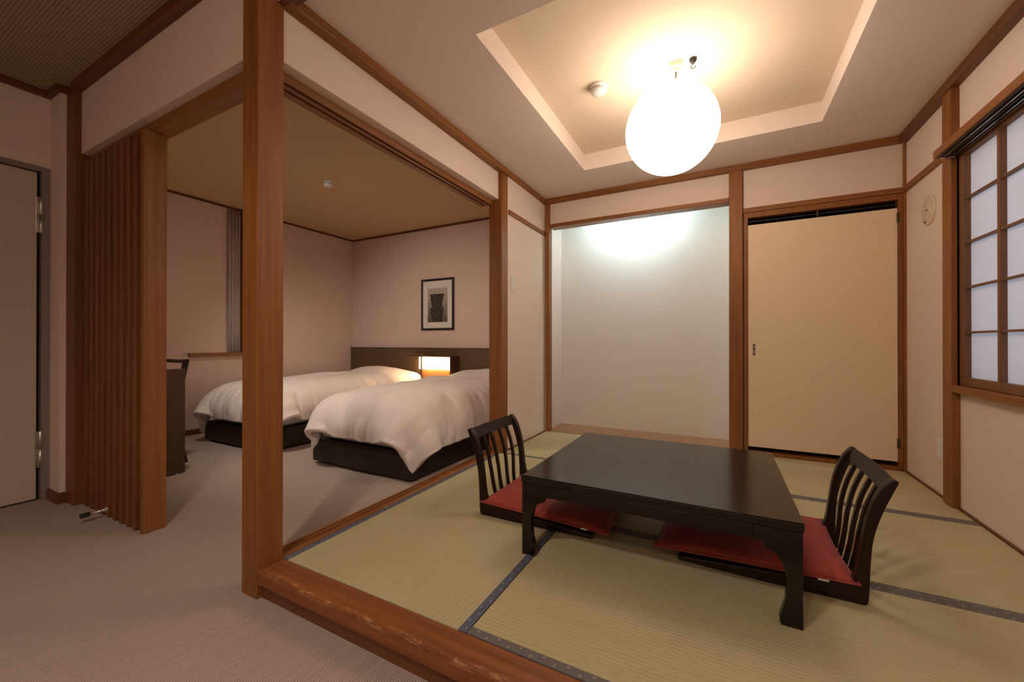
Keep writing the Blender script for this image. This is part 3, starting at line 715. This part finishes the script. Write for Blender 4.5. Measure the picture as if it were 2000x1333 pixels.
def quilt(label, *a):
    P = up2(drape(*a)); ny, nx, _ = P.shape; rng = np.random.RandomState(a[3]+20)
    for _k in range(2):
        Q = P.copy(); Q[1:-1] = (P[:-2]+2*P[1:-1]+P[2:])/4; P = Q.copy(); Q[:, 1:-1] = (P[:, :-2]+2*P[:, 1:-1]+P[:, 2:])/4; P = Q
    ty = np.gradient(P, axis=0); tx = np.gradient(P, axis=1); N = np.cross(tx, ty); N /= np.linalg.norm(N, axis=-1, keepdims=True)+1e-9
    x0, x1, y0 = a[:3]
    fr = np.clip((y0+.30-P[..., 1])/.30, 0, 1)                                   # towards the foot end
    sd = np.clip((np.abs(P[..., 0]-(x0+x1)/2)-(x1-x0)/2+.22)/.25, 0, 1)          # towards the long sides
    hang = np.clip((.44-P[..., 2])/.12, 0, 1)
    fold_f = vnoise(rng, ny, nx, 7, 24)*.6+vnoise(rng, ny, nx, 12, 44)*.4
    fold_s = vnoise(rng, ny, nx, 30, 6)*.6+vnoise(rng, ny, nx, 60, 10)*.4
    sy, sx = np.meshgrid(np.arange(ny), np.arange(nx), indexing='ij')
    D = .016*fold_f*np.clip(fr*.6+hang*fr, 0, 1)+.013*fold_s*np.clip(sd*.5+hang*sd, 0, 1)*(1-fr)
    D += .012*vnoise(rng, ny, nx, 8, 6)+.006*vnoise(rng, ny, nx, 26, 16)*(.4+.6*np.maximum(fr, sd))
    edge = np.minimum(np.minimum(sy, ny-1-sy), np.minimum(sx, nx-1-sx)); D += .010*np.clip(edge/5., 0, 1)
    D += .055*np.clip(1-((P[..., 0]-(x0+x1)/2)/((x1-x0)/2))**2, 0, 1)*np.clip((P[..., 1]-y0-.02)/.35, 0, 1)*np.clip((P[..., 2]-.25)/.1, 0, 1)
    P = P+N*np.maximum(D, -.012)[..., None]
    base = np.array([P[..., 0].mean(), P[..., 1].mean(), P[..., 2].min()])
    me = bpy.data.meshes.new('quilt_cover'); V = (P-base).reshape(-1, 3)
    F = [(i*nx+j, i*nx+j+1, (i+1)*nx+j+1, (i+1)*nx+j) for i in range(ny-1) for j in range(nx-1)]
    me.from_pydata(V.tolist(), [], F); me.update()
    t = thing('quilt', label, 'quilt', tuple(base))
    o = obj('quilt_cover', me, 'duvet', t, True)
    s = o.modifiers.new('smooth', 'SMOOTH'); s.factor = .5; s.iterations = 2
    s = o.modifiers.new('thick', 'SOLIDIFY'); s.thickness = .055; s.offset = 1.0
    s = o.modifiers.new('sub', 'SUBSURF'); s.levels = 1; s.render_levels = 1
    return t
quilt('puffy white quilt on the bed beside the grooved sill', -1.490, -.392, -1.577, 3, .19, .22, .13, .548)
quilt('puffy white quilt on the bed along the bedroom side wall', -3.152, -2.075, -1.610, 8, .20, .18, .13, .548)

t = thing('nightstand', 'light wooden nightstand between the two beds', 'nightstand', (-1.785, .29, CZ))
box('top', (-.235, -.265, .455), (.235, .283, .510), 'night', t, .003)
boxes('cabinet', [((-.215, -.22, 0), (.215, .283, .455))], 'night', t, .003)
d = box('drawer_front', (-.195, -.235, .29), (.195, -.22, .44), 'night', t, .003)
bm = bmesh.new(); add_lathe(bm, [(.008, 0), (.008, -.015), (.014, -.02), (.010, -.028)], (0, -.235, .365), 14, 'y'); obj('knob', bm, 'bronze', d, True)
t = thing('bedside_lamp', 'glowing box lamp with wooden surround on the nightstand', 'lamp', (-1.80, .50, CZ+.510))
box('back_panel', (-.30, .045, 0), (.30, .062, .318), 'wood_x', t, .001)
box('side_panel', (.278, -.110, 0), (.30, .045, .318), 'walnut_z', t, .001)
box('top_panel', (-.47, -.115, .318), (.30, .062, .330), 'walnut_x', t, .001)
box('front_post', (-.198, -.114, 0), (-.178, -.098, .318), 'walnut_z', t, .001)
box('diffuser', (-.295, -.035, .145), (.215, .030, .305), 'bedlight', t, .004)
# framed print
t = thing('framed_print', 'black framed monochrome print of a dark tiered structure above the headboard', 'picture', (-1.893, YB, 1.427))
fx, fz = .280, .356
boxes('frame', [((-fx, -.022, -fz), (-fx+.0291, -.001, fz)), ((fx-.029, -.022, -fz), (fx, -.001, fz)), ((-fx+.029, -.022, fz-.029), (fx-.0291, -.001, fz)), ((-fx+.029, -.022, -fz), (fx-.0291, -.001, -fz+.029))], 'blackframe', t, .002)
box('mat_board', (-fx+.02, -.012, -fz+.02), (fx-.02, -.003, fz-.02), 'matboard', t)
def print_mat():
    k = NT('monochrome_print'); o = k.sep()
    n = k.noise(k.mapping((34, 34, 60)), 1.0, 5, .7); n2 = k.noise(k.mapping((70, 10, 14)), 1.0, 4, .7)
    tier = k.math('FRACT', k.math('MULTIPLY', k.math('ADD', o[2], .62), 5.2))
    wid = k.math('ADD', .088, k.math('MULTIPLY', tier, .036))
    fig = k.math('LESS_THAN', k.math('ABSOLUTE', k.math('ADD', o[0], .008)), k.math('ADD', wid, k.math('MULTIPLY', k.math('SUBTRACT', n2, .5), .05)))
    fig = k.math('MULTIPLY', fig, k.math('LESS_THAN', o[2], .145))
    sky = k.ramp(k.math('ADD', n2, k.math('MULTIPLY', k.math('SUBTRACT', .1, o[2]), .9)), (.50, .45, .38), (.10, .08, .06), .45, .78)
    k.color(k.mix(fig, sky, k.ramp(n, (.018, .014, .010), (.12, .10, .08), .38, .8)))
    return k.set(.7)
MATS['print'] = print_mat()
box('print', (-.170, -.0135, -.245), (.172, -.0119, .225), 'print', t)
# desk
t = thing('writing_desk', 'dark brown desk end panel just inside the slatted screen', 'desk', (-2.70, -2.46, CZ))
box('end_panel', (.532, -.255, .006), (.565, .255, .812), 'walnut_z', t, .002)
box('end_panel', (-.565, -.255, .006), (-.532, .255, .812), 'walnut_z', t, .002)
box('desk_top', (-.532, -.255, .70), (.532, .235, .735), 'walnut_x', t, .002)
box('back_panel', (-.532, -.255, .30), (.532, -.235, .70), 'walnut_x', t, .002)
for a in (.535, -.562):
    for b in (.195, -.215): box('foot_pad', (a, b, 0), (a+.027, b+.02, .006), 'tag', t)
# desk chair
t = thing('desk_chair', 'slim dark wooden chair with open back tucked at the desk', 'chair', (-2.655, -2.13, CZ))
for s in (-1, 1):
    x = s*.205; bm = bmesh.new()
    pr = spl([(.075, .0), (.035, .22), (.02, .44), (.035, .60), (.085, .875)], 4)
    add_prism(bm, [(y, z) for y, z in pr]+[(y-.040, z) for y, z in pr[::-1]], 'x', x-.012, x+.012, .002); obj('leg', bm, 'chairwood', t)
    box('leg', (x-.012, -.40, 0), (x+.012, -.362, .43), 'chairwood', t, .003)
    box('side_rail', (x-.010, -.362, .395), (x+.010, -.018, .43), 'chairwood', t, .002)
box('top_rail', (-.193, .040, .842), (.193, .062, .872), 'walnut_x', t, .004)
box('cross_rail', (-.193, .000, .53), (.193, .018, .56), 'walnut_x', t, .003)
bm = bmesh.new(); add_box(bm, (-.192, -.40, .43), (.192, -.005, .468), .012, 3); obj('seat', bm, 'base', t)
# folded grey strip standing in for soft shadow bands on the wall
bm = bmesh.new(); n = 60; rows = 3; ring = []
for r in range(rows+1):
    z = .79+(BZ-.03-.79)*r/rows
    ring.append([bm.verts.new((XL+.018+.011*math.sin(2*math.pi*3.5*k/n), -1.185+.130*k/n, z)) for k in range(n+1)])
for A, B in zip(ring, ring[1:]):
    for k in range(n): bm.faces.new((A[k], A[k+1], B[k+1], B[k]))
o = obj('curtain', bm, 'curtain', None, True); tag(o, 'narrow pale grey strip standing in for wall shadow beside the wooden jamb', 'curtain')
s = o.modifiers.new('thick', 'SOLIDIFY'); s.thickness = .003
